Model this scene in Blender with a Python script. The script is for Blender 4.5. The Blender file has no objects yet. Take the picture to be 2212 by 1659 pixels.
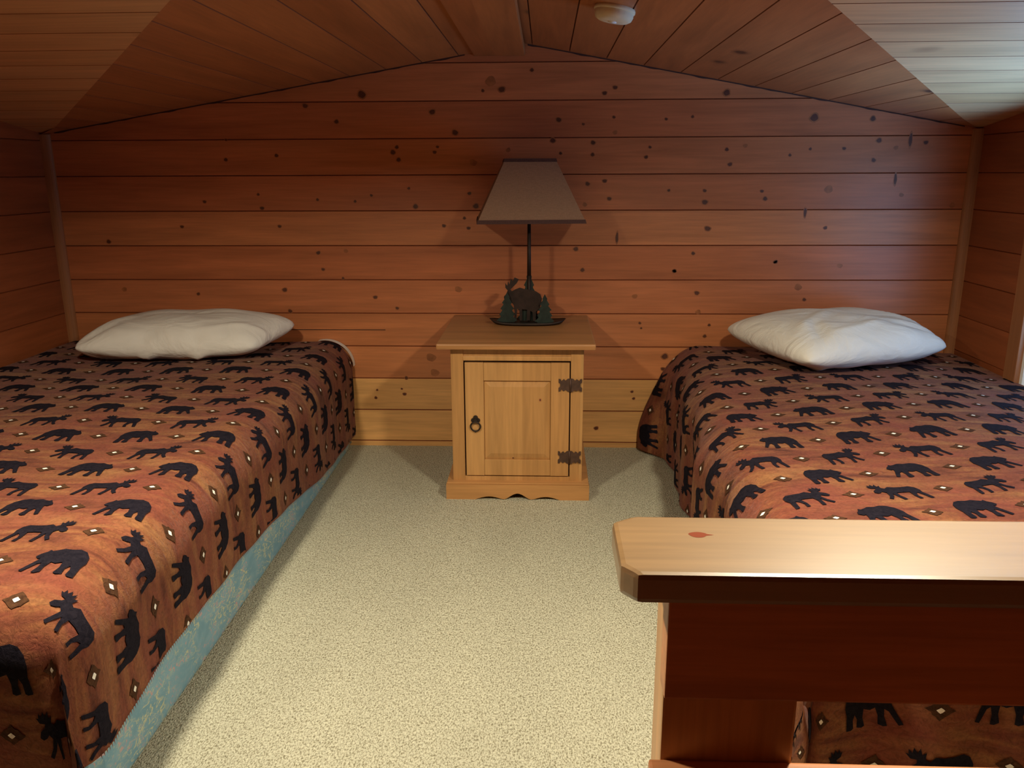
import bpy, bmesh, math, random
from mathutils import Vector, Matrix
from mathutils.geometry import delaunay_2d_cdt

C = bpy.context.scene.collection
PI = math.pi
random.seed(7)

# ------------------------------------------------------------------ room sizes
XL, XR = -0.035, 3.93            # side walls
EAVE, RIDGE, XG = 1.405, 1.746, 2.044
KC = 0.1335                      # slope of the cross gable
YF = -4.84                       # wall behind the camera
BS, BO = 0.1499, 0.0256          # wall board exposure and offset
ML = (RIDGE - EAVE) / XG
MR = (RIDGE - EAVE) / (3.8935 - XG)

def zmain(x):
    return RIDGE - (XG - x) * ML if x < XG else RIDGE - (x - XG) * MR
def zcross(y):
    return EAVE + KC * (-y if y > YF / 2 else y - YF)

# ------------------------------------------------------------------ node helpers
def new_mat(name):
    m = bpy.data.materials.new(name); m.use_nodes = True
    nt = m.node_tree; nt.nodes.clear()
    out = nt.nodes.new('ShaderNodeOutputMaterial')
    b = nt.nodes.new('ShaderNodeBsdfPrincipled')
    nt.links.new(b.outputs[0], out.inputs[0])
    return m, nt, b
def N(nt, t, **kw):
    n = nt.nodes.new('ShaderNode' + t)
    for k, v in kw.items():
        if k.startswith('i_'):
            n.inputs[k[2:].replace('_', ' ')].default_value = v
        else:
            setattr(n, k, v)
    return n
def L(nt, a, b): nt.links.new(a, b)
def mth(nt, op, a, b=None, c=None, clamp=False):
    n = nt.nodes.new('ShaderNodeMath'); n.operation = op; n.use_clamp = clamp
    for i, v in enumerate((a, b, c)):
        if v is None: continue
        if isinstance(v, (int, float)): n.inputs[i].default_value = v
        else: nt.links.new(v, n.inputs[i])
    return n.outputs[0]
def mix(nt, f, a, b, blend='MIX'):
    n = nt.nodes.new('ShaderNodeMix'); n.data_type = 'RGBA'; n.blend_type = blend
    for s, v in ((n.inputs[0], f), (n.inputs[6], a), (n.inputs[7], b)):
        if isinstance(v, (int, float)): s.default_value = v
        elif isinstance(v, tuple): s.default_value = (*v, 1) if len(v) == 3 else v
        else: nt.links.new(v, s)
    return n.outputs[2]
def ramp(nt, f, stops):
    n = nt.nodes.new('ShaderNodeValToRGB'); cr = n.color_ramp
    while len(cr.elements) < len(stops): cr.elements.new(0.5)
    for e, (p, c) in zip(cr.elements, stops):
        e.position = p; e.color = (*c, 1) if not isinstance(c, (int, float)) else (c, c, c, 1)
    nt.links.new(f, n.inputs[0]); return n.outputs[0]
def mapped(nt, src, scale, loc=(0, 0, 0)):
    m = nt.nodes.new('ShaderNodeMapping'); m.inputs['Scale'].default_value = scale; m.inputs['Location'].default_value = loc
    nt.links.new(src, m.inputs[0]); return m.outputs[0]
def noise(nt, vec, scale, detail=4, rough=.55, dist=0.0):
    n = nt.nodes.new('ShaderNodeTexNoise'); n.inputs['Scale'].default_value = scale
    n.inputs['Detail'].default_value = detail; n.inputs['Roughness'].default_value = rough
    n.inputs['Distortion'].default_value = dist
    nt.links.new(vec, n.inputs['Vector']); return n.outputs['Fac']
def bump(nt, b, h, strength=.3, dist=.002):
    n = nt.nodes.new('ShaderNodeBump'); n.inputs['Strength'].default_value = strength
    n.inputs['Distance'].default_value = dist
    nt.links.new(h, n.inputs['Height']); nt.links.new(n.outputs[0], b.inputs['Normal'])

def wood(name, grain='X', board='Z', s=BS, o=BO, cols=((.62, .29, .10), (.55, .24, .075), (.68, .35, .13)),
         rough=.38, knots=0.0, seed=0.0, spec=.5, contrast=.82, coat=0.0):
    """varnished pine: grain runs along one axis, each board (counted along another) has its own tint"""
    m, nt, b = new_mat(name)
    tc = N(nt, 'TexCoord'); sep = N(nt, 'SeparateXYZ'); L(nt, tc.outputs['Object'], sep.inputs[0])
    ax = {'X': 0, 'Y': 1, 'Z': 2}
    t = mth(nt, 'FLOOR', mth(nt, 'DIVIDE', mth(nt, 'SUBTRACT', sep.outputs[ax[board]], o), s))
    wn = N(nt, 'TexWhiteNoise', noise_dimensions='1D'); L(nt, mth(nt, 'ADD', t, seed), wn.inputs['W'])
    sc = [9, 9, 9]; sc[ax[grain]] = .9
    off = N(nt, 'CombineXYZ'); L(nt, mth(nt, 'MULTIPLY', wn.outputs[0], 37.0), off.inputs[0]); L(nt, mth(nt, 'MULTIPLY', wn.outputs[0], 61.0), off.inputs[2])
    add = N(nt, 'VectorMath', operation='ADD'); L(nt, mapped(nt, tc.outputs['Object'], sc), add.inputs[0]); L(nt, off.outputs[0], add.inputs[1])
    n1 = noise(nt, add.outputs[0], 1.6, 3, .5, .6)
    n2 = noise(nt, mapped(nt, add.outputs[0], tuple(3.2 if i != ax[grain] else 1.6 for i in range(3))), 3.0, 5, .6, .4)
    tint = ramp(nt, wn.outputs[0], [(0, cols[0]), (.5, cols[1]), (1, cols[2])])
    c = mix(nt, 1.0, tint, ramp(nt, n1, [(.3, contrast), (.7, 1.15)]), 'MULTIPLY')
    c = mix(nt, .5, c, ramp(nt, n2, [(.35, .78), (.62, 1.10)]), 'MULTIPLY')
    if knots > 0:
        kv = [3.2, 3.2, 3.2]; kv[ax[grain]] = 2.2
        vo = N(nt, 'TexVoronoi', i_Scale=1.0); 
        ad2 = N(nt, 'VectorMath', operation='ADD'); L(nt, mapped(nt, tc.outputs['Object'], tuple(kv), (seed, seed, seed)), ad2.inputs[0])
        L(nt, off.outputs[0], ad2.inputs[1]); L(nt, ad2.outputs[0], vo.inputs['Vector'])
        k = ramp(nt, vo.outputs['Distance'], [(knots * .5, 1.0), (knots, .35), (knots * 1.6, 0.0)])
        c = mix(nt, k, c, (.07, .022, .008))
    L(nt, c, b.inputs['Base Color'])
    b.inputs['Roughness'].default_value = rough; b.inputs['Specular IOR Level'].default_value = spec
    b.inputs['Coat Weight'].default_value = coat; b.inputs['Coat Roughness'].default_value = .31; b.inputs['Coat IOR'].default_value = 1.75
    bump(nt, b, n2, .12, .001)
    return m

def plain(name, col, rough=.5, metal=0.0, spec=.5, nz=0.0, scale=40):
    m, nt, b = new_mat(name)
    if nz:
        tc = N(nt, 'TexCoord')
        f = noise(nt, tc.outputs['Object'], scale, 4)
        L(nt, mix(nt, 1.0, col, ramp(nt, f, [(.3, 1 - nz), (.7, 1 + nz)]), 'MULTIPLY'), b.inputs['Base Color'])
    else:
        b.inputs['Base Color'].default_value = (*col, 1)
    b.inputs['Roughness'].default_value = rough; b.inputs['Metallic'].default_value = metal
    b.inputs['Specular IOR Level'].default_value = spec
    return m

M = {}
CW = ((.54, .182, .070), (.49, .153, .057), (.585, .220, .083))
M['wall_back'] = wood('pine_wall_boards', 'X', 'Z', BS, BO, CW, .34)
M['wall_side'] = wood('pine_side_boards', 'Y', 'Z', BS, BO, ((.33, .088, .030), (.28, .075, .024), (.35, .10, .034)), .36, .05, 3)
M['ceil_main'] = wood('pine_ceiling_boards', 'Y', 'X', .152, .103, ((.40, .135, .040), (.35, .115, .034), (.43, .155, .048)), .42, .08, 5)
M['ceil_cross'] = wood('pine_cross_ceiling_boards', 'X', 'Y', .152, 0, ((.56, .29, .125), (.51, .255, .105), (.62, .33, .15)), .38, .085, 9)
M['wall_base'] = wood('pine_lower_boards', 'X', 'Z', BS, BO, ((.70, .37, .13), (.67, .345, .12), (.73, .39, .14)), .34, 0, 2, .5, .85)
M['trim'] = wood('pine_trim', 'Z', 'X', 5, -1, ((.34, .13, .045),) * 3, .6)
M['knot'] = plain('knot_core', (.10, .028, .012), .45, nz=.3)
M['knot_halo'] = plain('knot_halo', (.34, .115, .038), .4, nz=.25)
M['seam'] = plain('ceiling_joint', (.22, .068, .024), .7); M['wseam'] = plain('wall_joint', (.30, .085, .03), .6)
M['stand'] = wood('honey_pine', 'Z', 'X', .11, .02, ((.47, .235, .078), (.43, .21, .068), (.51, .27, .095)), .4, 0, 4, .4, .85)
M['stand_h'] = wood('honey_pine_across', 'X', 'Y', .13, .0, ((.45, .215, .072), (.41, .19, .063), (.48, .24, .084)), .38, 0, 6, .45, .85)
M['top'] = wood('shaded_tabletop', 'X', 'Y', .3, 0, ((.38, .175, .06),)*3, .42, 0, 6, .4, .85)  # honey pine with the weaker light on the top put into its colour
M['rail'] = wood('pine_rail', 'X', 'Y', 9, -8, ((.25, .142, .056),) * 3, .45, 0, 1, .5, .85, 1.0)
M['railb'] = wood('pine_rail_board', 'X', 'Y', 9, -8, ((.62, .25, .10),) * 3, .4, 0, 1.7, .5, .8)
M['post'] = wood('pine_post', 'Z', 'Y', 9, -8, ((.60, .30, .11),) * 3, .33, 0, 2.7, .5, .85)
M['iron'] = plain('dark_iron', (.035, .022, .016), .55, .6, nz=.3)
M['hinge'] = plain('rusty_hinge', (.075, .036, .022), .6, .3, nz=.3)
M['gap'] = plain('dark_gap', (.02, .008, .005), .9)
M['white'] = plain('white_paint', (.8, .8, .78), .45, nz=.03)
M['plastic'] = plain('ivory_plastic', (.66, .56, .38), .8, nz=.05)

# ------------------------------------------------------------------ mesh helpers
class MB:
    def __init__(s): s.v = []; s.f = []; s.m = []; s.uv = []; s.sm = []
    def add(s, vs, fs, mi=0, smooth=False):
        n = len(s.v); s.v += [tuple(v) for v in vs]
        for f in fs: s.f.append(tuple(i + n for i in f)); s.m.append(mi); s.sm.append(smooth)
    def box(s, a, b, mi=0, bev=0.0):
        x0, y0, z0 = (min(a[i], b[i]) for i in range(3)); x1, y1, z1 = (max(a[i], b[i]) for i in range(3))
        bm = bmesh.new()
        vs = [bm.verts.new(p) for p in ((x0,y0,z0),(x1,y0,z0),(x1,y1,z0),(x0,y1,z0),(x0,y0,z1),(x1,y0,z1),(x1,y1,z1),(x0,y1,z1))]
        for f in ((3,2,1,0),(4,5,6,7),(0,1,5,4),(1,2,6,5),(2,3,7,6),(3,0,4,7)): bm.faces.new([vs[i] for i in f])
        if bev: bmesh.ops.bevel(bm, geom=bm.edges[:], offset=min(bev, .45*min(x1-x0,y1-y0,z1-z0)), segments=2, affect='EDGES', profile=.6)
        s.bm(bm, mi)
    def bm(s, bm, mi=0, smooth=False):
        bm.verts.ensure_lookup_table(); bm.verts.index_update()
        s.add([v.co for v in bm.verts], [[v.index for v in f.verts] for f in bm.faces], mi, smooth); bm.free()
    def prism(s, pts, d, mi=0, bev=0.0):
        """pts: 3-D outline in a plane, d: extrusion vector"""
        bm = bmesh.new(); d = Vector(d)
        f = bm.faces.new([bm.verts.new(p) for p in pts])
        r = bmesh.ops.extrude_face_region(bm, geom=[f])
        for e in r['geom']:
            if isinstance(e, bmesh.types.BMVert): e.co += d
        bmesh.ops.recalc_face_normals(bm, faces=bm.faces[:])
        if bev: bmesh.ops.bevel(bm, geom=bm.edges[:], offset=bev, segments=2, affect='EDGES', profile=.6)
        bmesh.ops.triangulate(bm, faces=[q for q in bm.faces if len(q.verts) > 4])
        s.bm(bm, mi)
    def tube(s, path, r, n=10, mi=0, caps=True):
        path = [Vector(p) for p in path]; rs = r if isinstance(r, (list, tuple)) else [r] * len(path)
        vs = []; fs = []
        for i, p in enumerate(path):
            t = (path[min(i+1, len(path)-1)] - path[max(i-1, 0)]).normalized()
            a = t.orthogonal().normalized() if i == 0 else (a - t * a.dot(t)).normalized()
            bb = t.cross(a)
            for k in range(n):
                an = 2*PI*k/n; vs.append(p + (a*math.cos(an) + bb*math.sin(an)) * rs[i])
        for i in range(len(path)-1):
            for k in range(n): fs.append((i*n+k, i*n+(k+1)%n, (i+1)*n+(k+1)%n, (i+1)*n+k))
        if caps: fs.append(tuple(range(n))[::-1]); fs.append(tuple((len(path)-1)*n+k for k in range(n)))
        s.add(vs, fs, mi, True)
    def lathe(s, prof, c, n=40, mi=0, smooth=True):
        vs = []; fs = []
        for r, z in prof:
            for k in range(n):
                an = 2*PI*k/n; vs.append((c[0]+r*math.cos(an), c[1]+r*math.sin(an), c[2]+z))
        for i in range(len(prof)-1):
            for k in range(n): fs.append((i*n+k, i*n+(k+1)%n, (i+1)*n+(k+1)%n, (i+1)*n+k))
        s.add(vs, fs, mi, smooth)
    def build(s, name, mats, parent=None, kind=None, label=None, solid=None, sub=0):
        org = Vector((0, 0, 0)); q = parent
        while q: org = Vector(q.location); q = q.parent
        me = bpy.data.meshes.new(name)
        me.from_pydata([Vector(v) - org for v in s.v], [], s.f); 
        mats = mats if isinstance(mats, (list, tuple)) else [mats]
        for m in mats: me.materials.append(m)
        for p, mi, sm in zip(me.polygons, s.m, s.sm): p.material_index = mi; p.use_smooth = sm
        if s.uv:
            l = me.uv_layers.new(name='UVMap')
            for p in me.polygons:
                for li, vi in zip(p.loop_indices, p.vertices): l.data[li].uv = s.uv[vi]
        me.validate(); me.update()
        o = bpy.data.objects.new(name, me); C.objects.link(o)
        if parent: o.parent = parent
        if kind: o['kind'] = kind
        if label: o['label'] = label
        return o
def thing(name, loc, label, cat, group=None):
    o = bpy.data.objects.new(name, None); C.objects.link(o); o.location = loc; o.empty_display_size = .1
    o['label'] = label; o['category'] = cat
    if group: o['group'] = group
    bpy.context.view_layer.update()
    return o
def tag(o, label, cat, group=None, kind=None):
    o['label'] = label; o['category'] = cat
    if group: o['group'] = group
    if kind: o['kind'] = kind
    return o

# ================================================================== THE ROOM
def knot(mb, x, z, r, kind, y=-.0004):
    """an irregular knot lying in the face of a wall board: halo ring and dark core"""
    sx, sz = (.75, 2.8) if kind == 't' else (1.0, .85)
    ph = random.random() * 6
    def ring(rad, yy):
        return [(x + rad*sx*math.cos(a)*(1+.13*math.sin(3*a+ph)), yy, z + rad*sz*math.sin(a)*(1+.13*math.cos(2*a+ph))) for a in (2*PI*k/14 for k in range(14))]
    mb.add(ring(r*1.05, y), [tuple(range(14))], 2)
    mb.add(ring(r*(.55 if kind == 'f' else .75), y-.0003), [tuple(range(14))], 2 if kind == 'f' else 1)

def board_strip(mb, P, a0, a1, g=.0026, depth=.006, mi=0, me=None):
    """P(a, t) gives the two ends of a board's width line at parameter a; faces with chamfered long edges"""
    rows = [(a0, depth), (a0+g, 0), (a1-g, 0), (a1, depth)]
    vs = []
    for a, d in rows:
        vs += [P(a, 0, d), P(a, 1, d)]
    mb.add(vs, [(2,3,5,4)], mi); mb.add(vs, [(0,1,3,2), (4,5,7,6)], mi if me is None else me)

# back wall: horizontal tongue-and-groove boards under the gable, knots where the boards carry them
wb = MB()
def gable_x(z, side):
    if z <= EAVE: return XL if side == 0 else XR
    return (XG - (RIDGE - z)/ML if side == 0 else XG + (RIDGE - z)/MR)
i = 0; z = BO - BS
while z < RIDGE + .01:
    a0, a1 = max(z, -.01), min(z + BS, RIDGE + .02)
    def P(a, t, d): return (gable_x(min(a, RIDGE-.001), t) + (-.02 if t == 0 else .02), d, a)
    cuts = [a0] + ([EAVE] if a0 < EAVE < a1 else []) + [a1]
    if len(cuts) == 2: board_strip(wb, P, a0, a1, me=5)
    else:
        g, dd = .0026, .006
        rows = [(a0, dd), (a0+g, 0), (EAVE, 0), (a1-g, 0), (a1, dd)]; vs = []
        for a, d in rows: vs += [P(a, 0, d), P(a, 1, d)]
        wb.add(vs, [(2,3,5,4), (4,5,7,6)]); wb.add(vs, [(0,1,3,2), (6,7,9,8)], 5)
    z += BS
wb.add([(XL-.1, .0095, -.02), (XR+.1, .0095, -.02), (XR+.1, .0095, 2), (XL-.1, .0095, 2), (XL-.1, .08, -.02), (XR+.1, .08, -.02), (XR+.1, .08, 2), (XL-.1, .08, 2)],
       [(0,1,2,3), (7,6,5,4), (0,4,5,1), (3,2,6,7), (0,3,7,4), (1,5,6,2)], 3)
KN = [(1.363,1.553,0.0212,'d'),(1.12,1.509,0.0135,'d'),(1.25,1.445,0.0116,'d'),(0.768,1.374,0.0077,'d'),(0.76,1.292,0.0097,'d'),(0.982,1.308,0.0097,'d'),(0.649,1.115,0.0097,'d'),(0.889,1.146,0.0077,'d'),(0.901,1.087,0.0116,'d'),(1.148,1.123,0.0077,'d'),(0.537,1.008,0.0097,'d'),(0.972,1.009,0.0097,'d'),(0.199,0.944,0.0116,'d'),(1.137,0.894,0.0116,'d'),(1.153,0.821,0.0097,'d'),(1.497,1.663,0.0135,'d'),(1.906,1.601,0.0212,'f'),(1.952,1.568,0.0174,'d'),(2.077,1.643,0.0097,'d'),(1.873,1.564,0.0077,'d'),(2.379,1.55,0.0116,'d'),(2.422,1.572,0.0116,'d'),(1.659,1.481,0.0154,'d'),(1.753,1.398,0.0154,'d'),(2.19,1.446,0.0135,'d'),(2.293,1.428,0.0077,'d'),(2.42,1.455,0.0077,'d'),(2.427,1.394,0.0097,'f'),(2.637,1.446,0.0077,'d'),(2.746,1.455,0.0077,'d'),(1.503,1.34,0.0097,'d'),(1.486,1.319,0.0135,'d'),(1.509,1.288,0.0116,'d'),(1.677,1.34,0.0077,'d'),(1.664,1.318,0.0097,'d'),(1.828,1.275,0.0154,'f'),(1.978,1.326,0.0097,'f'),(2.166,1.364,0.0135,'d'),(2.335,1.354,0.0116,'d'),(2.334,1.305,0.0097,'d'),(2.199,1.311,0.0077,'d'),(2.574,1.334,0.0077,'d'),(2.56,1.294,0.0097,'d'),(1.548,1.169,0.0077,'d'),(1.384,1.14,0.0077,'d'),(1.312,1.115,0.0077,'d'),(1.575,1.093,0.0135,'d'),(1.81,1.147,0.0097,'d'),(1.837,1.094,0.0154,'d'),(2.315,1.185,0.0116,'d'),(2.388,1.197,0.0116,'d'),(2.409,1.123,0.0116,'d'),(2.305,1.099,0.0097,'f'),(2.661,1.157,0.0077,'d'),(1.696,1.01,0.0097,'d'),(1.786,1.043,0.0077,'d'),(1.803,1.0,0.0097,'d'),(2.447,0.959,0.0097,'t'),(2.27,0.91,0.0135,'d'),(2.3,0.819,0.0116,'d'),(2.701,0.815,0.0097,'d'),(1.259,0.902,0.0097,'f'),(2.881,1.548,0.0174,'d'),(3.246,1.448,0.0212,'d'),(3.485,1.442,0.0135,'d'),(2.895,1.323,0.0097,'d'),(2.912,1.263,0.0116,'d'),(2.971,1.337,0.0097,'f'),(3.158,1.299,0.0077,'d'),(3.24,1.323,0.0077,'d'),(3.379,1.324,0.0097,'d'),(3.519,1.356,0.0135,'d'),(3.647,1.357,0.0116,'t'),(3.711,1.346,0.0116,'d'),(3.592,1.326,0.0097,'f'),(3.505,1.277,0.0116,'d'),(3.603,1.199,0.0097,'t'),(3.331,1.159,0.0174,'f'),(3.053,1.152,0.0097,'d'),(3.069,1.121,0.0116,'d'),(2.812,1.155,0.0097,'d'),(2.815,1.107,0.0154,'d'),(3.241,1.063,0.0097,'t'),(3.332,0.999,0.0097,'d'),(2.833,0.996,0.0154,'d'),(3.635,1.135,0.0097,'f'),(2.777,0.891,0.0097,'d'),(3.134,0.853,0.0097,'d'),(3.408,0.837,0.0116,'f'),(2.699,0.815,0.0097,'d'),(3.851,1.092,0.0116,'f'),(0.974,0.73,0.0135,'d'),(0.58,0.711,0.0097,'d'),(0.243,0.731,0.0116,'f'),(0.992,0.634,0.0116,'d'),(1.24,0.782,0.0077,'d'),(1.207,0.462,0.0193,'f'),(1.256,0.393,0.0077,'d'),(1.381,0.697,0.0116,'d'),(1.477,0.648,0.0097,'d'),(1.753,0.733,0.0154,'f'),(1.622,0.423,0.0212,'f'),(1.637,0.352,0.0193,'f'),(1.506,0.327,0.0097,'d'),(1.369,0.269,0.0058,'d'),(1.483,0.275,0.0058,'d'),(1.495,0.25,0.0097,'d'),(1.361,0.232,0.0077,'d'),(2.558,0.584,0.0077,'d'),(2.565,0.561,0.0058,'d'),(2.532,0.703,0.0116,'f'),(2.812,0.634,0.0116,'f'),(2.864,0.576,0.0077,'d'),(2.847,0.526,0.0097,'d'),(2.675,0.433,0.0174,'d'),(2.669,0.375,0.0116,'d'),(2.534,0.268,0.0077,'d'),(2.543,0.236,0.0077,'d'),(2.376,0.093,0.0116,'d'),(3.132,0.855,0.0097,'d'),(3.238,0.745,0.0154,'f'),(3.269,0.69,0.0097,'d'),(2.802,0.718,0.0135,'d')]
for x, z, r, k in KN: knot(wb, x, z, r, k)
for i in range(len(wb.f)):      # the two lowest boards are paler pine
    zs = [wb.v[j][2] for j in wb.f[i]]
    if wb.m[i] == 0 and max(zs) < BO + 2*BS + .003: wb.m[i] = 4
# shadow line painted along the joint of boards and sloping ceiling, uneven in width
nn = 90
for side in (0, 1):
    xa, xb = (0.02, 1.80) if side == 0 else (2.06, 3.86)
    vs = []
    for k in range(nn+1):
        x = xa + (xb-xa)*k/nn
        t_ = .0002 + .0034*max(0, math.sin(k*.9+side)*math.sin(k*.37+1))
        vs += [(x, -.0012, zmain(x)-.0035-t_), (x, -.0012, zmain(x)+.001)]
    wb.add(vs, [(2*k, 2*k+2, 2*k+3, 2*k+1) for k in range(nn)], 6)
# butt joint and short crack lines in the boards by the left bed
wb.box((.93, -.0008, .548), (1.42, .002, .551), 3)
wb.build('wall_back', [M['wall_back'], M['knot'], M['knot_halo'], M['gap'], M['wall_base'], M['wseam'], plain('joint_shadow', (.06, .016, .008), .8)], kind='structure')

def side_wall(name, X, sgn, y0, y1, hole=None):
    mb = MB(); z = BO - BS
    while z < 1.8:
        a0, a1 = max(z, -.01), min(z + BS, 1.8)
        spans = [(y0, y1)]
        if hole and a1 > hole[2] and a0 < hole[3]:
            spans = [(hole[0], y1), (y0, hole[1])]   # hole[0] nearer the back wall (larger y)
        for s0, s1 in spans:
            def P(a, t, d): return (X + sgn*d, (s0, s1)[t], a)
            board_strip(mb, P, a0, a1)
        z += BS
    X2 = X + sgn*.0095; X3 = X + sgn*.07
    def slab(ya, yb, za, zb): mb.box((X2, ya, za), (X3, yb, zb), 1)
    if hole:
        slab(hole[0], y1, -.02, 1.85); slab(y0, hole[1], -.02, 1.85)
        slab(hole[1], hole[0], -.02, hole[2]); slab(hole[1], hole[0], hole[3], 1.85)
    else: slab(y0, y1, -.02, 1.85)
    return mb.build(name, [M['wall_side'], M['gap']], kind='structure')
HZ0, HZ1, HY0, HY1 = .43, 1.29, -.525, -1.62
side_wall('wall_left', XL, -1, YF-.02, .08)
# window hole edges are snapped to board joints vertically
side_wall('wall_right', XR, 1, YF-.02, .08, (HY0, HY1, BO + 3*BS - .02, BO + 7*BS + .02)) if False else None
mb = MB()
def rboards(ya, yb, za, zb):
    z = BO - BS
    while z < 1.8:
        a0, a1 = max(z, za), min(z + BS, zb)
        if a1 - a0 > .01:
            def P(a, t, d): return (XR + d, (ya, yb)[t], a)
            board_strip(mb, P, a0, a1)
        z += BS
    mb.box((XR+.0095, ya, za), (XR+.07, yb, zb), 1)
rboards(HY0, .08, -.01, 1.85); rboards(YF-.02, HY1, -.01, 1.85); rboards(HY1, HY0, -.01, HZ0); rboards(HY1, HY0, HZ1, 1.85)
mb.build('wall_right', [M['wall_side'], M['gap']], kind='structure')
mb = MB(); z = BO - BS
while z < RIDGE:
    a0, a1 = max(z, -.01), z + BS
    def P(a, t, d): return ((XL-.02, XR+.02)[t], YF - d, a)
    board_strip(mb, P, a0, a1); z += BS
mb.box((XL-.1, YF-.0095, -.02), (XR+.1, YF-.08, 1.9), 1)
mb.build('wall_front', [M['wall_side'], M['gap']], kind='structure')

# floor: cut-pile carpet
m, nt, b = new_mat('berber_carpet')
tc = N(nt, 'TexCoord'); co = tc.outputs['Object']
v = N(nt, 'TexVoronoi', i_Scale=1.0); L(nt, mapped(nt, co, (260, 170, 100)), v.inputs['Vector'])
n1 = noise(nt, mapped(nt, co, (270, 150, 80)), 1.0, 5, .7, .5)
n2 = noise(nt, mapped(nt, co, (330, 190, 80)), 1.0, 3, .6, .3)
c = mix(nt, ramp(nt, n1, [(.40, 0.0), (.53, 1.0)]), (.29, .26, .165), (.76, .735, .56))
c = mix(nt, ramp(nt, n2, [(.30, .9), (.39, 0.0)]), c, (.13, .10, .05))
c = mix(nt, .35, c, ramp(nt, v.outputs['Distance'], [(0, 1.05), (.8, .55)]), 'MULTIPLY')
c = mix(nt, .5, c, ramp(nt, noise(nt, mapped(nt, co, (3, 1.2, 1)), 1.0, 3), [(.3, .86), (.7, 1.08)]), 'MULTIPLY')
L(nt, c, b.inputs['Base Color']); b.inputs['Roughness'].default_value = .95; b.inputs['Specular IOR Level'].default_value = .1
bump(nt, b, mth(nt, 'ADD', mth(nt, 'MULTIPLY', v.outputs['Distance'], -1.0), n1), .8, .006)
M['carpet'] = m
FE = -2.79          # the loft floor stops at the railing; beyond it the stairwell drops away
mb = MB(); mb.box((XL-.1, FE, -.08), (XR+.1, .07, 0)); mb.build('floor', M['carpet'], kind='structure')
M['dark'] = wood('stairwell_boards', 'X', 'Z', BS, BO, ((.40, .16, .07),)*3, .5, 0, 3)
mb = MB()
mb.box((XL-.1, FE-.0, -2.4), (XL-.004, YF-.1, -.02)); mb.box((XR+.004, FE, -2.4), (XR+.1, YF-.1, -.02))
mb.box((XL-.1, YF-.1, -2.4), (XR+.1, YF-.004, -.02)); mb.box((XL-.1, FE-.002, -2.4), (XR+.1, FE+.08, -.082)); mb.box((XL-.1, FE+.1, -2.5), (XR+.1, YF-.1, -2.4))
mb.build('trim_4', M['dark'], kind='structure')

# ceiling: main gable (boards along y) crossed by a lower gable (boards along x)
cl = MB()
yc = lambda x: -min((zmain(x) - EAVE)/KC, -YF/2)       # valley line
xs = [];
x = .103 - .152
while x < XR + .03: xs.append(x); x += .152
def cm(x, y, d): return (x, y, zmain(x) + d)
for x0 in xs:
    x1 = x0 + .152
    for lo, hi in ([(x0, XG), (XG, x1)] if x0 < XG < x1 else [(x0, x1)]):
        lo = max(lo, -.05); hi = min(hi, XR + .02)
        if hi - lo < .004: continue
        for far in (0, 1):
            def P(a, t, d, far=far):
                a2 = min(max(a, .0005), 3.8930); yy = (-.009 if t == 0 else min(yc(a2), -.001))
                if far: yy = YF - yy
                return cm(a, yy, d*1.2)
            board_strip(cl, P, lo, hi, .0022, .008, 0, 3)
        # where the main ceiling clears the cross ridge it runs on unbroken: yc reaches YF/2 there
y = 0.0
while y > YF/2:
    y2 = max(y - .152, YF/2)
    for far in (0, 1):
        for sd in (0, 1):
            def P(a, t, d, far=far, sd=sd):
                h = zcross(a) - EAVE
                xv = h/ML if sd == 0 else 3.8935 - h/MR
                xe = XL - .03 if sd == 0 else XR + .03
                yy = a if not far else YF - a
                return ((xe, xv)[t], yy, zcross(a) + d)
            board_strip(cl, P, y, y2, -.0022, .008, 1, 3)
    y = y2
# backing above both so the joints read dark and no daylight leaks in
def zc(x, y): return max(zmain(x), zcross(y)) + .012
n = 60; vs = []; fs = []
X = [XL-.1 + (XR-XL+.2)*i/n for i in range(n+1)]; Y = [.08 + (YF-.16)*j/n for j in range(n+1)]
for jj in Y:
    for ii in X: vs.append((ii, jj, zc(ii, jj)))
for j in range(n):
    for i in range(n): a = j*(n+1)+i; fs.append((a, a+1, a+n+2, a+n+1))
cl.add(vs, fs, 2)
cl.add([(XL-.1, .1, 1.95), (XR+.1, .1, 1.95), (XR+.1, YF-.1, 1.95), (XL-.1, YF-.1, 1.95)], [(0,1,2,3)], 2)
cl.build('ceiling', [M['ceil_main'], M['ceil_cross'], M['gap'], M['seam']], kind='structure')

# flat board along the ridge
mb = MB(); mb.box((1.84, -.002, 1.698), (XG+.004, YF+.01, 1.735), 0, .002)
mb.build('trim_1', M['ceil_main'], kind='structure')
# corner battens
for nme, xa, xb in (('trim_2', XL+.0, .003), ('trim_3', 3.893, XR)):
    mb = MB(); w = xb - xa; pts = []
    for k in range(7):
        a = PI/2*k/6
        pts.append((xa + w*math.sin(a), -.022*math.cos(a)-.0005, 0) if xa < 1 else (xb - w*math.sin(a), -.022*math.cos(a)-.0005, 0))
    pts.append(((xa if xa < 1 else xb), -.0005, 0))
    mb.prism(pts, (0, 0, 1.40)); mb.build(nme, M['trim'], kind='structure')

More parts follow.
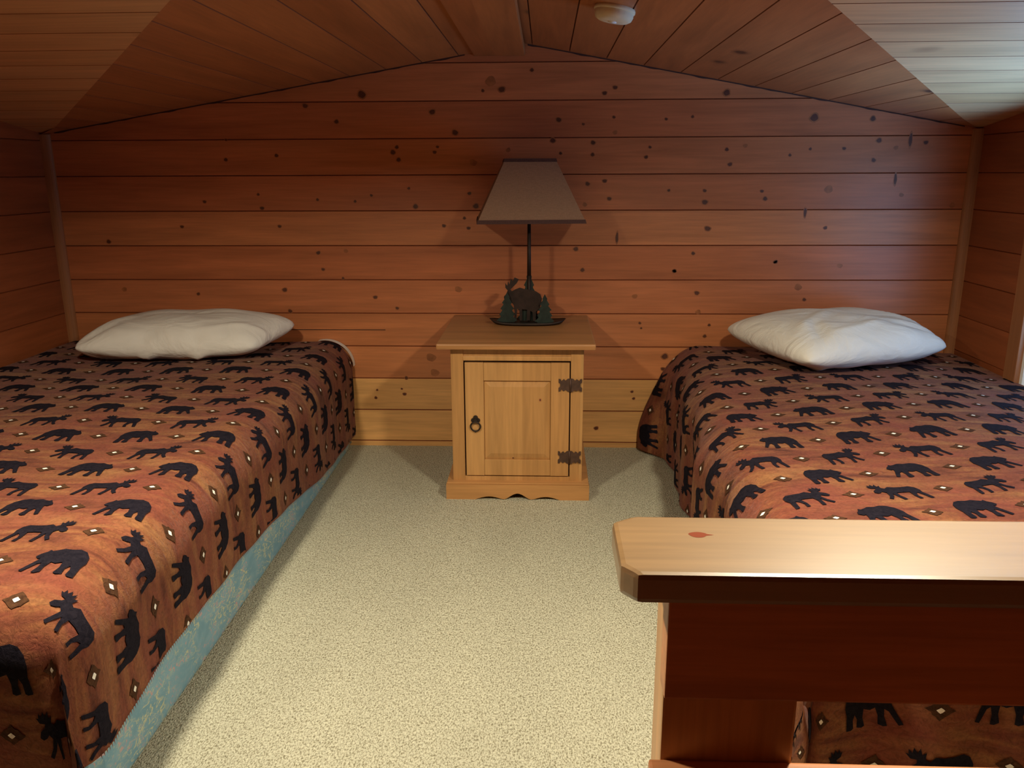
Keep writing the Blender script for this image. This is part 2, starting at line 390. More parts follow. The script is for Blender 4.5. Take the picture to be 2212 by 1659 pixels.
# ------------------------------------------------------------------ window in the right wall
m, nt, b = new_mat('window_glass'); nt.nodes.remove(b)
tr = N(nt, 'BsdfTransparent'); gl = N(nt, 'BsdfGlossy'); gl.inputs['Roughness'].default_value = .02
fr = N(nt, 'Fresnel'); fr.inputs[0].default_value = 1.45
mx = N(nt, 'MixShader'); ge = N(nt, 'NewGeometry'); L(nt, mth(nt, 'MULTIPLY', mth(nt, 'MINIMUM', fr.outputs[0], .6), mth(nt, 'SUBTRACT', 1.0, ge.outputs['Backfacing'])), mx.inputs[0]); L(nt, tr.outputs[0], mx.inputs[1]); L(nt, gl.outputs[0], mx.inputs[2])
tr.inputs[0].default_value = (.93, .97, .98, 1)
L(nt, mx.outputs[0], nt.nodes['Material Output'].inputs[0]); M['glass'] = m
win = bpy.data.objects.new('window_1', None); C.objects.link(win); win.location = (XR, (HY0+HY1)/2, HZ0); win['kind'] = 'structure'
bpy.context.view_layer.update()
cas = M['trim']
def bld(name, boxes, mat, bev=.003, label=None):
    mb = MB()
    for a, b_ in boxes: mb.box(a, b_, 0, bev)
    return mb.build(name, mat, win, label=label)
for k, (a, b_) in enumerate((((XR-.02, HY0+.075, HZ0-.06), (XR+.006, HY0-.004, HZ1+.10)), ((XR-.02, HY1-.105, HZ0-.06), (XR+.006, HY1+.004, HZ1+.10)),
              ((XR-.021, HY0-.004, HZ1-.004), (XR+.006, HY1+.004, HZ1+.10)))):
    bld('casing', [(a, b_)], cas)
bld('window_frame', [((XR+.0, HY0+.0, HZ0), (XR+.068, HY0-.022, HZ1)), ((XR+.0, HY1, HZ0), (XR+.068, HY1+.022, HZ1)),
                     ((XR+.0, HY0-.022, HZ1-.022), (XR+.068, HY1+.022, HZ1)), ((XR+.0, HY0-.022, HZ0), (XR+.068, HY1+.022, HZ0+.02))], M['white'], .002)
bld('sash', [((XR+.03, HY0-.022, HZ0+.02), (XR+.052, HY0-.058, HZ1-.022)), ((XR+.03, HY1+.022, HZ0+.02), (XR+.052, HY1+.058, HZ1-.022)),
             ((XR+.03, HY0-.058, HZ0+.02), (XR+.052, HY1+.058, HZ0+.055)), ((XR+.03, HY0-.058, HZ1-.057), (XR+.052, HY1+.058, HZ1-.022)),
             ((XR+.028, (HY0+HY1)/2+.018, HZ0+.055), (XR+.054, (HY0+HY1)/2-.018, HZ1-.057))], M['white'], .002)
mb = MB(); mb.box((XR+.039, HY0-.056, HZ0+.05), (XR+.043, HY1+.056, HZ1-.055)); mb.build('pane', M['glass'], win)

# ================================================================== NIGHTSTAND
NX0, NX1, NYF, NYB, NH = 1.782, 2.284, -.600, -.010, .620
st = thing('nightstand', ((NX0+NX1)/2, (NYF+NYB)/2, 0), 'honey pine nightstand with one door and rusty hinges, between the two beds', 'nightstand')
mb = MB()
mb.box((1.733, -.640, .598), (2.326, -.003, NH), 0, .006)
mb.build('tabletop', M['top'], st)
mb = MB()
pw = .048
for xa in (NX0, NX1 - pw):
    mb.box((xa, NYF, .066), (xa+pw, NYF+.04, .598), 0, .002)                 # front posts
    mb.box((xa, NYB-.04, .066), (xa+pw, NYB, .598), 0, .002)
for xa in (NX0+.006, NX1-.022):
    mb.box((xa, NYF+.03, .066), (xa+.016, NYB-.03, .597), 0, .001)           # side panels
mb.box((NX0+pw-.002, NYF+.004, .566), (NX1-pw+.002, NYF+.03, .598), 0, .001) # top rail
mb.box((NX0+pw-.002, NYF-.002, .548), (NX1-pw+.002, NYF+.03, .566), 0, .003) # moulding under it
mb.box((NX0+pw-.002, NYF, .062), (NX1-pw+.002, NYF+.03, .085), 0, .002)      # bottom rail
mb.box((NX0+.02, NYB-.02, .066), (NX1-.02, NYB-.008, .59), 0)
mb.box((NX0+.02, NYF+.02, .05), (NX1-.02, NYB-.01, .062), 0)
mb.build('body', M['stand'], st)
mb = MB(); mb.box((NX0+pw, NYF+.012, .084), (NX1-pw, NYF+.018, .55)); mb.build('inner_panel', M['gap'], st)
# plinth with a scalloped lower edge
mb = MB(); px0, px1, pf = 1.757, 2.312, -.632
pts = [(px0, 0), (px0+.115, 0)]
def arch(c, w, h, n=10): return [(c - w/2 + w*k/n, h*math.sin(PI*k/n)**1.2) for k in range(1, n)]
cx = (px0+px1)/2
pts += [(cx-.165+.05*0, .0)] + [(cx-.165+.11*k/10, .013*math.sin(PI*k/10)) for k in range(1, 10)]
pts += [(cx-.052, .002)] + [(cx-.052+.104*k/14, .002+.024*(math.sin(PI*k/14)**1.6)) for k in range(1, 14)] + [(cx+.052, .002)]
pts += [(cx+.055+.11*k/10, .013*math.sin(PI*k/10)) for k in range(1, 10)] + [(cx+.165, 0)]
pts += [(px1, 0), (px1, .062), (px0, .062)]
fl = []
for p in pts:
    if not fl or (abs(p[0]-fl[-1][0]) + abs(p[1]-fl[-1][1])) > 1e-4: fl.append(p)
mb.prism([(x, pf, z) for x, z in fl], (0, .02, 0), 0)
mb.box((px0, pf+.02, 0), (px0+.02, -.004, .062), 0, .002); mb.box((px1-.02, pf+.02, 0), (px1, -.004, .062), 0, .002)
mb.box((px0+.002, pf+.002, .0621), (px1-.002, -.004, .068), 0, .003)
mb.build('plinth', M['stand_h'], st)
# door: two stiles, two rails and a raised panel
DX0, DX1, DZ0, DZ1, DY = 1.835, 2.2315, .089, .541, NYF-.004
door = MB()
def piece(x0, x1, z0, z1): door.box((x0, DY, z0), (x1, DY+.017, z1), 0, .0018)
piece(DX0, 1.906, DZ0, DZ1); piece(2.161, DX1, DZ0, DZ1); piece(1.9065, 2.1605, .471, DZ1-.001); piece(1.9065, 2.1605, DZ0+.001, .155)
a, b_, c_, d_ = 1.9065, 2.1605, .1555, .4705; q = .024
yo, yi = DY+.009, DY+.003
door.add([(a, yo, c_), (b_, yo, c_), (b_, yo, d_), (a, yo, d_), (a+q, yi, c_+q), (b_-q, yi, c_+q), (b_-q, yi, d_-q), (a+q, yi, d_-q)],
         [(0,1,5,4), (1,2,6,5), (2,3,7,6), (3,0,4,7), (4,5,6,7)])
def knot_xz(mb, x, z, r, y, mi, el=1.6):
    mb.add([(x+r*math.cos(2*PI*k/12), y, z+r*el*math.sin(2*PI*k/12)*(1+.2*math.cos(2*PI*k/6))) for k in range(12)], [tuple(range(12))], mi)
knot_xz(door, 2.121, .396, .0050, DY+.0026, 2); knot_xz(door, 2.121, .396, .0028, DY+.0022, 1)
knot_xz(door, 2.017, .160, .004, DY+.0072, 1, .6)
dr = door.build('door', [M['stand'], M['knot'], M['knot_halo']], st)
def hinge(z):
    mb = MB(); c = 2.2345; w, h = .044, .0245
    half = [(0, h*1.08), (.010, h*1.02), (.018, h*.72), (.024, h*.98), (.030, h*.80), (.033, h*.62), (.037, h*.96), (w, h), (w, h*.42), (w-.006, h*.22), (w-.006, 0)]
    up = half + [(x, -z_) for x, z_ in half[::-1][1:]]
    out = up + [(-x, z_) for x, z_ in up[::-1] if x > 0]
    mb.prism([(c+x, DY-.0035, z+zz) for x, zz in out], (0, .003, 0))
    mb.tube([(c, DY-.004, z-h*1.02), (c, DY-.004, z+h*1.02)], .0035, 10)
    for sx in (-.027, .027):
        for sz in (-.012, .012): mb.lathe([(0, 0), (.003, 0)], (0, 0, 0)) if False else None
    mb.build('hinge', M['hinge'], dr)
hinge(.456); hinge(.168)
mb = MB(); kx, kz = 1.8735, .315
for a in range(4):
    an = PI/2 + a*PI/2
    if a == 2: continue
    cxp, czp = kx + .010*math.cos(an), kz + .011*math.sin(an)
    mb.prism([(cxp+.0075*math.cos(t)*(1.25 if a == 0 else 1), DY-.004, czp+.0085*math.sin(t)) for t in [2*PI*k/12 for k in range(12)]], (0, .0032, 0))
mb.prism([(kx+.007*math.cos(2*PI*k/12), DY-.009, kz+.007*math.sin(2*PI*k/12)) for k in range(12)], (0, .008, 0))
hd = mb.build('handle', M['iron'], dr)
mb = MB(); rr = .0185
mb.tube([(kx + rr*math.cos(t), DY-.008-.002*math.sin(t), kz-.0235 + rr*math.sin(t)) for t in [2*PI*k/28 for k in range(29)]], .0031, 8, caps=False)
mb.tube([(kx, DY-.007, kz-.042), (kx, DY-.006, kz-.049)], [.003, .001], 8)
mb.build('ring_pull', M['iron'], hd)

# ================================================================== LAMP
LX, LY, LZ = 2.071, -.225, NH
lamp = thing('table_lamp', (LX, LY, LZ), 'dark metal lamp with pine tree and moose cut-outs under a tapered tan shade', 'lamp')
def lp(px, py, y=LY):
    """base drawing units (a 2212 wide tracing of the cut-outs) to metres"""
    return (LX + (px - 1143)*.00192, y, LZ + (706.5 - py)*.00191)
mb = MB()
n = 40; bw, bd = .160, .068
prof = []
for k in range(n):
    t = 2*PI*k/n; c = math.cos(t); s = math.sin(t)
    prof.append((LX-.006 + bw*(abs(c)**.85)*(1 if c > 0 else -1), LY + bd*(abs(s)**1.1)*(1 if s > 0 else -1)))
up = .012
vs = []; fs = []
for (x, y) in prof:
    e = max(0, abs(x-LX+.006)/bw - .55)/.45
    vs.append((LX + (x-LX)*.9, LY+(y-LY)*.8, LZ + .0005 + e*e*.006))
for (x, y) in prof:
    e = max(0, abs(x-LX+.006)/bw - .55)/.45
    vs.append((x, y, LZ + .014 + e*e*.010))
for (x, y) in prof:
    e = max(0, abs(x-LX+.006)/bw - .55)/.45
    vs.append((LX + (x-LX)*.97, LY+(y-LY)*.94, LZ + .011 + e*e*.009))
fs += [(k, (k+1)%n, n+(k+1)%n, n+k) for k in range(n)] + [(n+k, n+(k+1)%n, 2*n+(k+1)%n, 2*n+k) for k in range(n)]
fs += [tuple(range(n))[::-1]]
vs.append((LX, LY, LZ+.011)); c0 = 3*n
fs += [(2*n+k, 2*n+(k+1)%n, c0) for k in range(n)]
mb.add(vs, fs, 0, True)
mb.build('base', M['iron'], lamp)
green = plain('dark_green_metal', (.020, .032, .024), .5, .4, nz=.4)
brown = plain('dark_brown_metal', (.030, .016, .011), .5, .4, nz=.4)
def tree_pts(cx_, top, bot, w, n):
    """a fir outline: stepped branch tips narrowing to the top"""
    left = []; right = []
    for i in range(n):
        f0 = i / n; f1 = (i + 1) / n
        zt = top + (bot-top)*(f0 + .02); zb = top + (bot-top)*f1*.97
        wo = w*(f1**.8); wi = w*((f0**.8)*.72 + .02)
        right += [(cx_ + wi, zt), (cx_ + wo*(1.0 + .06*((i*7) % 3 - 1)), zb - (bot-top)/n*.12), (cx_ + wo*.8, zb)]
        left += [(cx_ - wi, zt), (cx_ - wo*(1.0 + .06*((i*5) % 3 - 1)), zb - (bot-top)/n*.12), (cx_ - wo*.8, zb)]
    return [(cx_, top)] + right + [(cx_ + w*.7, bot), (cx_ - w*.7, bot)] + left[::-1]
def cut(name, pts, y, mat, th=.003):
    mb = MB()
    bm = bmesh.new()
    r = delaunay_2d_cdt([Vector((lp(a, b_)[0], lp(a, b_)[2])) for a, b_ in pts], [], [list(range(len(pts)))], 1, 1e-6)
    vs = [bm.verts.new((p.x, y, p.y)) for p in r[0]]
    for f in r[2]: bm.faces.new([vs[i] for i in f])
    g = bmesh.ops.extrude_face_region(bm, geom=bm.faces[:])
    for e in g['geom']:
        if isinstance(e, bmesh.types.BMVert): e.co.y += th
    bmesh.ops.recalc_face_normals(bm, faces=bm.faces[:])
    mb.bm(bm); return mb.build(name, mat, lamp)
cut('tree_cutout', tree_pts(1143, 588, 700, 26, 6), LY+.006, green)
cut('tree_cutout', tree_pts(1096, 634, 700, 22, 5), LY-.028, green)
cut('tree_cutout', tree_pts(1177, 638, 701, 21, 5), LY-.034, green)
mo = [(1094,640),(1097,632),(1092,626),(1092,616),(1096,622),(1098,612),(1101,619),(1104,606),(1108,612),(1112,604),(1121,608),(1117,616),(1110,623),(1103,630),
      (1106,634),(1113,630),(1123,626),(1134,629),(1146,631),(1158,634),(1167,640),(1171,650),(1169,660),(1166,672),(1158,678),(1158,699),(1152,699),(1151,680),
      (1146,676),(1145,698),(1138,698),(1139,674),(1128,673),(1128,698),(1123,698),(1122,674),(1118,672),(1116,690),(1117,699),(1111,699),(1112,680),(1110,664),(1104,656),(1100,662),(1096,660),(1094,652),(1089,650),(1089,645)]
cut('moose_cutout', mo, LY-.012, brown, .004)
mb = MB()
mb.tube([lp(1143, 600), lp(1143, 560), lp(1143, 487)], [.0085, .0078, .0070], 14)
mb.tube([lp(1143, 700, LY+.010), lp(1143, 640, LY+.010), lp(1143, 596, LY+.004)], [.0085, .0085, .0085], 12)
pole = mb.build('pole', M['iron'], lamp)
brass = plain('aged_brass', (.50, .36, .17), .35, .8)
mb = MB(); zc0 = LZ + (706.5-487)*.00191
mb.lathe([(.004, 0), (.016, .002), (.018, .012), (.012, .018), (.016, .022), (.017, .055), (.010, .060), (.0, .062)], (LX, LY, zc0), 20)
sk = mb.build('socket', brass, lamp)
mb = MB()
mb.lathe([(.012, .058), (.014, .070), (.028, .095), (.032, .115), (.026, .137), (.012, .150), (0, .153)], (LX, LY, zc0), 24)
mb.build('bulb', M['white'], sk)
mb = MB()
for sg in (-1, 1):
    mb.tube([(LX+sg*.016, LY, zc0+.004), (LX+sg*.030, LY, zc0+.012), (LX+sg*.046, LY, zc0+.07), (LX+sg*.046, LY, zc0+.16), (LX+sg*.02, LY, zc0+.235), (LX, LY, zc0+.242)], .002, 8)
mb.build('harp', brass, lamp)
# shade: rectangular tapered, turned a little
m, nt, b = new_mat('tan_linen'); tc = N(nt, 'TexCoord'); co = tc.outputs['Object']
f1 = noise(nt, mapped(nt, co, (60, 60, 420)), 1.0, 2); f2 = noise(nt, mapped(nt, co, (420, 420, 60)), 1.0, 2)
f = mth(nt, 'MULTIPLY', mth(nt, 'ADD', f1, f2), .5)
L(nt, mix(nt, 1.0, (.31, .185, .115), ramp(nt, f, [(.35, .86), (.65, 1.12)]), 'MULTIPLY'), b.inputs['Base Color'])
b.inputs['Roughness'].default_value = .9; b.inputs['Specular IOR Level'].default_value = .1
bump(nt, b, f, .3, .001); M['linen'] = m
ZB, ZT = LZ + .4265, LZ + .6635
rot = Matrix.Rotation(math.radians(5.0), 3, 'Z')
def fr_(w, d, z): return [Vector((LX, LY, 0)) + rot @ Vector((sx*w, sy*d, 0)) + Vector((0, 0, z - .0016*(sx)*0)) for sx, sy in ((-1,-1),(1,-1),(1,1),(-1,1))]
bw, bd_, tw, td = .2105, .150, .0985, .070
mb = MB()
def shell(w0, d0, z0, w1, d1, z1, th=.002, mi=0):
    o0, o1 = fr_(w0, d0, z0), fr_(w1, d1, z1); i0, i1 = fr_(w0-th, d0-th, z0), fr_(w1-th, d1-th, z1)
    vs = o0 + o1 + i0 + i1; fs = []
    for k in range(4):
        l = (k+1) % 4
        fs += [(k, l, 4+l, 4+k), (8+k, 12+k, 12+l, 8+l), (k, 8+k, 8+l, l), (4+k, 4+l, 12+l, 12+k)]
    mb.add(vs, fs, mi)
shell(bw, bd_, ZB, tw, td, ZT)
sh = mb.build('lamp_shade', M['linen'], lamp)
rim = plain('brown_braid', (.075, .030, .022), .8, nz=.25, scale=200)
mb = MB(); shell(bw+.003, bd_+.003, ZB-.006, bw-.001, bd_-.001, ZB+.009, .005)
mb.build('bottom_rim', rim, sh)
mb = MB(); shell(tw+.006, td+.006, ZT-.010, tw+.0025, td+.0025, ZT+.003, .006)
mb.build('top_rim', rim, sh)
mb = MB()
for a_, b2 in ((0, 2), (1, 3)): mb.tube([fr_(tw, td, ZT-.004)[a_], Vector((LX, LY, ZT-.002))+Vector((0, 0, 0)), fr_(tw, td, ZT-.004)[b2]], .0016, 6)
mb.tube([(LX, LY, ZT-.03), (LX, LY, ZT-.001)], .003, 8)
mb.build('shade_holder', M['iron'], lamp)

# ================================================================== SMOKE DETECTOR
sx_, sy_ = 2.334, -1.03; sz_ = zmain(sx_)
sm = thing('smoke_detector', (sx_, sy_, sz_), 'small round ivory smoke detector on the sloping board ceiling', 'smoke detector')
tilt = Matrix.Rotation(math.atan(MR), 3, 'Y')
def tl(vs): return [Vector((sx_, sy_, sz_)) + tilt @ (Vector(v)) for v in vs]
def latht(prof, n=36):
    q = MB(); q.lathe(prof, (0, 0, 0), n); q.v = [tuple(v) for v in tl(q.v)]; return q
latht([(.058, 0), (.060, -.004), (.060, -.010), (.056, -.011)]).build('mount', M['plastic'], sm)
latht([(.056, -.009), (.057, -.020), (.053, -.030), (.044, -.036), (.020, -.038), (0, -.038)]).build('cover', M['plastic'], sm)
latht([(.012, -.0375), (.012, -.040), (.0, -.0405)], 18).build('test_button', M['white'], sm)

# ================================================================== RAIL
RX0 = 2.225; RXE = XR - .002
rl = thing('loft_railing', (2.36, -2.65, 0), 'varnished pine loft railing with a wide flat cap in the foreground', 'railing')
mb = MB(); zt, zb_ = .800, .7625
pts = [(RX0+.018, -2.745), (RXE, -2.745), (RXE, -2.583), (RX0+.030, -2.583), (RX0, -2.603), (RX0, -2.722)]
mb.prism([(x, y, zb_) for x, y in pts], (0, 0, zt-zb_), 0, .007)
def knot_xy(mb, x, y, z, rx, ry, mi):
    pts = [(x+rx*math.cos(2*PI*k/20)*(1+.10*math.sin(3*2*PI*k/20)), y+ry*math.sin(2*PI*k/20), z) for k in range(20)]
    pts[0] = (x+rx*1.75, y, z); mb.add(pts, [tuple(range(20))], mi)
knot_xy(mb, 2.3285, -2.640, zt+.0002, .0112, .0080, 1)
mb.build('cap', [M['rail'], plain('red_knot', (.20, .045, .02), .3)], rl)
mb = MB(); mb.box((2.281, -2.732, .630), (RXE, -2.694, zb_), 0, .003); mb.build('apron', M['railb'], rl)
mb = MB(); mb.box((2.286, -2.693, 0), (2.452, -2.618, zb_), 0, .004); mb.build('post', M['post'], rl)
mb = MB(); mb.box((2.271, -2.735, .40), (RXE, -2.694, .516), 0, .004); mb.build('lower_rail', M['railb'], rl)

# ================================================================== CEILING LIGHTS (out of frame, hang from the cross ridge)
def downlight(x, y, z, power, label, col):
    zr = max(zmain(x), zcross(y))
    t = thing('ceiling_light', (x, y, zr), label, 'ceiling light', 'ceiling downlights')
    mb = MB(); mb.lathe([(0, .002), (.045, .002), (.045, -.012), (.008, -.016), (.008, z+.075-zr)], (x, y, zr), 28); mb.build('mount', M['iron'], t)
    mb = MB(); mb.lathe([(.010, .08), (.05, .078), (.090, .05), (.098, .0), (.095, .0), (.087, .048), (.048, .074), (.0, .076)], (x, y, z), 36)
    mb.build('shade', M['iron'], t)
    ld = bpy.data.lights.new('downlight_lamp', 'AREA'); ld.shape = 'DISK'; ld.size = .13; ld.energy = power; ld.color = col
    lo = bpy.data.objects.new('downlight_lamp', ld); C.objects.link(lo); lo.location = (x, y, z + .024)
DL = (1.0, .90, .68)
downlight(1.24, -2.20, 1.595, 33, 'dark downlight hanging over the left side of the loft', DL)
downlight(2.80, -2.15, 1.595, 33, 'dark downlight hanging over the right side of the loft', DL)

# ================================================================== BEDDING
BEAR = [(-.52,.10),(-.47,.17),(-.40,.21),(-.36,.27),(-.31,.24),(-.22,.26),(-.10,.30),(.05,.28),(.20,.30),(.34,.27),(.45,.18),(.50,.05),(.48,-.06),(.50,-.18),(.52,-.28),(.42,-.29),
        (.37,-.27),(.36,-.15),(.31,-.08),(.27,-.16),(.30,-.27),(.20,-.29),(.14,-.27),(.16,-.15),(.12,-.03),(0,-.06),(-.10,-.03),(-.13,-.14),(-.11,-.26),(-.20,-.29),(-.27,-.28),
        (-.24,-.15),(-.26,-.05),(-.33,-.08),(-.40,-.18),(-.46,-.26),(-.54,-.24),(-.47,-.12),(-.40,0),(-.38,.06),(-.44,.05)]
MOOSE = [(-.50,.02),(-.47,.10),(-.38,.15),(-.36,.20),(-.45,.22),(-.50,.30),(-.455,.285),(-.44,.36),(-.40,.30),(-.36,.38),(-.33,.30),(-.27,.37),(-.27,.27),(-.20,.30),(-.24,.20),(-.18,.16),
         (-.08,.22),(.05,.18),(.20,.17),(.35,.18),(.44,.12),(.47,.0),(.44,-.10),(.47,-.22),(.50,-.36),(.42,-.36),(.38,-.22),(.34,-.10),(.28,-.14),(.24,-.24),(.27,-.35),(.19,-.35),(.17,-.22),
         (.20,-.06),(.08,-.05),(-.08,-.05),(-.10,-.18),(-.06,-.34),(-.14,-.35),(-.17,-.2),(-.19,-.08),(-.25,-.2),(-.34,-.30),(-.40,-.26),(-.31,-.15),(-.27,-.02),(-.33,.04),(-.38,.0),(-.45,-.02)]
def fleece(name, seed):
    m, nt, b = new_mat(name)
    uv = N(nt, 'UVMap'); uv.uv_map = 'UVMap'; co = uv.outputs[0]
    a = noise(nt, mapped(nt, co, (3.2, 15, 1), (seed, seed, 0)), 1.0, 5, .62, 1.2)
    a2 = noise(nt, mapped(nt, co, (5, 6, 1), (seed*2, 0, 0)), 1.0, 3, .5, .5)
    fz = noise(nt, mapped(nt, co, (70, 70, 1)), 1.0, 5, .7, 1.4)
    c = ramp(nt, a, [(.30, (.08, .022, .012)), (.43, (.165, .048, .024)), (.53, (.215, .076, .031)), (.64, (.285, .125, .047)), (.78, (.155, .047, .025))])
    c = mix(nt, ramp(nt, a2, [(.42, 0.0), (.62, .6)]), c, (.21, .050, .032))
    c = mix(nt, .7, c, ramp(nt, fz, [(.32, .55), (.6, 1.15)]), 'MULTIPLY')
    L(nt, c, b.inputs['Base Color'])
    b.inputs['Roughness'].default_value = .85; b.inputs['Specular IOR Level'].default_value = .15
    b.inputs['Sheen Weight'].default_value = .08; b.inputs['Sheen Roughness'].default_value = .4
    bump(nt, b, fz, .55, .006)
    return m
def inkmat(name, c0, c1):
    m, nt, b = new_mat(name); uv = N(nt, 'UVMap'); uv.uv_map = 'UVMap'
    fz = noise(nt, mapped(nt, uv.outputs[0], (90, 90, 1)), 1.0, 4, .7, 1.0)
    L(nt, mix(nt, ramp(nt, fz, [(.35, 0.0), (.75, 1.0)]), c0, c1), b.inputs['Base Color'])
    b.inputs['Roughness'].default_value = .9; b.inputs['Specular IOR Level'].default_value = .1
    bump(nt, b, fz, .5, .005); return m
M['fleece'] = fleece('rust_fleece', 3.0)
M['ink'] = inkmat('black_animal_print', (.006, .005, .010), (.018, .014, .021))
M['halo'] = inkmat('olive_print', (.045, .020, .011), (.11, .048, .022))
M['dot'] = inkmat('cream_print', (.85, .80, .68), (.95, .92, .85))

def smooth(t): t = min(1, max(0, t)); return t*t*(3-2*t)
class Sheet:
    """a blanket laid over a mattress: u runs across the bed from the wall, v from the head to the foot"""
    def __init__(s, x0, sgn, edge, r, z0, vlen, vflat, rf, hem, foot_hem, flare=None, wob=1.0, y0=-.018, top=None):
        s.__dict__.update(locals())
    def drop(s, a, r):
        if a <= 0: return 0, 0
        q = r*PI/2
        if a < q: return r*math.sin(a/r), r*(1-math.cos(a/r))
        return r, r + a - q
    def uflat(s, v): return s.edge(v) - s.r
    def umax(s, v):        # arc length to the hem
        zh = s.hem(v); d = s.z0 - zh
        return s.uflat(v) + s.r*PI/2 + max(0, d - s.r)
    def vmax(s): return s.vflat + s.rf*PI/2 + max(0, s.z0 - s.foot_hem - s.rf)
    def at(s, u, v):
        uf = s.uflat(min(v, s.vflat)); a = max(0, u - uf); b = max(0, v - s.vflat)
        ha, da = s.drop(a, s.r); hb, db = s.drop(b, s.rf)
        d = (da**5 + db**5)**.2
        x = min(u, uf) + ha; y = min(v, s.vflat) + hb
        ex = min(max(0, a - s.r*.9), max(0, b - s.rf*.9))
        x += ex*.20; y += ex*.15
        x -= .040*(hb/s.rf)**2*smooth(da/.12); y -= .030*(ha/s.r)**2*smooth(db/.12)
        dn = smooth(da/.16)
        w = s.wob
        x += dn*w*(.007*math.sin(v*11+1) + .004*math.sin(v*27+2) )
        dn2 = smooth(db/.16); y += dn2*w*(.012*math.sin(u*14+1) + .006*math.sin(u*31))
        z = s.z0 - d
        tp = 1 - smooth(d/.1)
        z += tp*(.004*math.sin(u*7+v*3) + .003*math.sin(v*9-u*4+1)) + (s.top(u, v)*(1-smooth(d/.3)) if s.top else 0)
        if s.flare: x += s.flare(v, da)
        return Vector((s.x0 + s.sgn*x, s.y0 - y, max(z, .006)))
    def normal(s, u, v):
        e = .004; n = (s.at(u+e, v) - s.at(u-e, v)).cross(s.at(u, v+e) - s.at(u, v-e))
        if n.length < 1e-12: return Vector((0, 0, 1))
        n.normalize(); n = n*(-1 if s.sgn > 0 else 1)
        return n

def add_print(mb, sh, poly, cu, cv, size, ang, flip, mi, off, grid=.014, sx=1.0, sy=1.0):
    ca, sa = math.cos(ang), math.sin(ang)
    P = []
    for x, y in poly:
        x, y = (x*size*sx*(-1 if flip else 1), y*size*sy)
        P.append((x, y))
    x0, x1 = min(p[0] for p in P), max(p[0] for p in P); y0, y1 = min(p[1] for p in P), max(p[1] for p in P)
    pts = [Vector(p) for p in P]; nP = len(pts)
    g = x0 + grid/2
    def inside(x, y):
        c = False; j = nP-1
        for i in range(nP):
            a, b = P[i], P[j]
            if (a[1] > y) != (b[1] > y) and x < (b[0]-a[0])*(y-a[1])/(b[1]-a[1]) + a[0]: c = not c
            j = i
        return c
    while g < x1:
        h = y0 + grid/2
        while h < y1:
            if inside(g, h): pts.append(Vector((g, h)))
            h += grid
        g += grid
    r = delaunay_2d_cdt(pts, [], [list(range(nP))], 1, 1e-6)
    vs = []; ok = []; uvs = []
    for p in r[0]:
        u = cu + p.x*ca - p.y*sa; v = cv - (p.x*sa + p.y*ca)
        good = .004 < v < sh.vmax()-.004 and .004 < u < sh.umax(min(v, sh.vflat))-.004
        ok.append(good); u2 = max(u, .001); v2 = max(v, .001)
        vs.append(sh.at(u2, v2) + sh.normal(u2, v2)*off); uvs.append((u, v))
    fs = [f for f in r[2] if all(ok[i] for i in f)]
    if not fs: return
    use = sorted({i for f in fs for i in f}); mp = {i: k for k, i in enumerate(use)}
    mb.add([vs[i] for i in use], [tuple(mp[i] for i in f) for f in fs], mi, True); mb.uv += [uvs[i] for i in use]

DIA = [(math.cos(2*PI*k/16)*(1.0 if k % 4 == 0 else .70), math.sin(2*PI*k/16)*(1.0 if k % 4 == 0 else .70)) for k in range(16)]
def ringpoly(seed):
    rr = random.Random(seed)
    return [(x*(1+.25*(rr.random()-.5)), y*(.85+.25*(rr.random()-.5))) for x, y in DIA]
def blanket(name, sh, label, cat, u0, v0, ang, face, sz=.128):
    mb = MB(); nu, nv = 110, 150
    VM = sh.vmax(); vs_ = [VM*j/nv for j in range(nv+1)]
    for v in vs_:
        um = sh.umax(min(v, sh.vflat))
        for i in range(nu+1):
            u = um*i/nu; mb.v.append(tuple(sh.at(u, v))); mb.uv.append((u, v))
    for j in range(nv):
        for i in range(nu):
            a = j*(nu+1)+i; mb.f.append((a, a+1, a+nu+2, a+nu+1)); mb.m.append(0); mb.sm.append(True)
    ca, sa = math.cos(ang), math.sin(ang)
    for r in range(-14, 24):
        for k in range(-14, 16):
            du, dv = k*.1155, r*.131
            cu = u0 + du*ca - dv*sa; cv = v0 + du*sa + dv*ca
            if not (-.05 < cv < VM+.05 and -.05 < cu < 2.2): continue
            if cu > sh.umax(min(max(cv, 0), sh.vflat)) + .05: continue
            animal = (k % 2 == 0) if r % 2 == 0 else (k % 2 == 1)
            jit = random.Random(k*131+r*17)
            if animal:
                bear = r % 2 == 0
                a_ = (jit.random()-.5)*.22 - ang
                add_print(mb, sh, BEAR if bear else MOOSE, cu, cv, sz*(1.0 if bear else 1.02)*(1+.08*(jit.random()-.5)), a_, face(k, r), 1, .0022, .014, .80 if bear else .90, 1.25 if bear else 1.12)
            else:
                add_print(mb, sh, ringpoly(k*7+r), cu, cv, .026, 0, False, 2, .0016, .010)
                add_print(mb, sh, [(1, 0), (.4, .45), (0, .8), (-.5, .5), (-1, .05), (-.5, -.5), (0, -.85), (.5, -.5)], cu, cv, .0075, 0, False, 3, .0026, .02)
    # whipped stitches along the side hem
    v = .02
    while v < sh.vflat + .05:
        um = sh.umax(min(v, sh.vflat)); p = sh.at(um-.004, v); n_ = sh.normal(um-.004, v)
        q = sh.at(um-.004, v+.0035) ; t = (q-p); dn = (sh.at(um, v) - sh.at(um-.01, v)).normalized()
        mb.add([p + n_*.002, q + n_*.002, (p+q)/2 + dn*.011 + n_*.003], [(0, 1, 2)], 0); mb.uv += [(um, v)]*3
        v += .0085
    o = mb.build(name, [M['fleece'], M['ink'], M['halo'], M['dot']])
    tag(o, label, cat, 'rust animal print blankets')
    return o

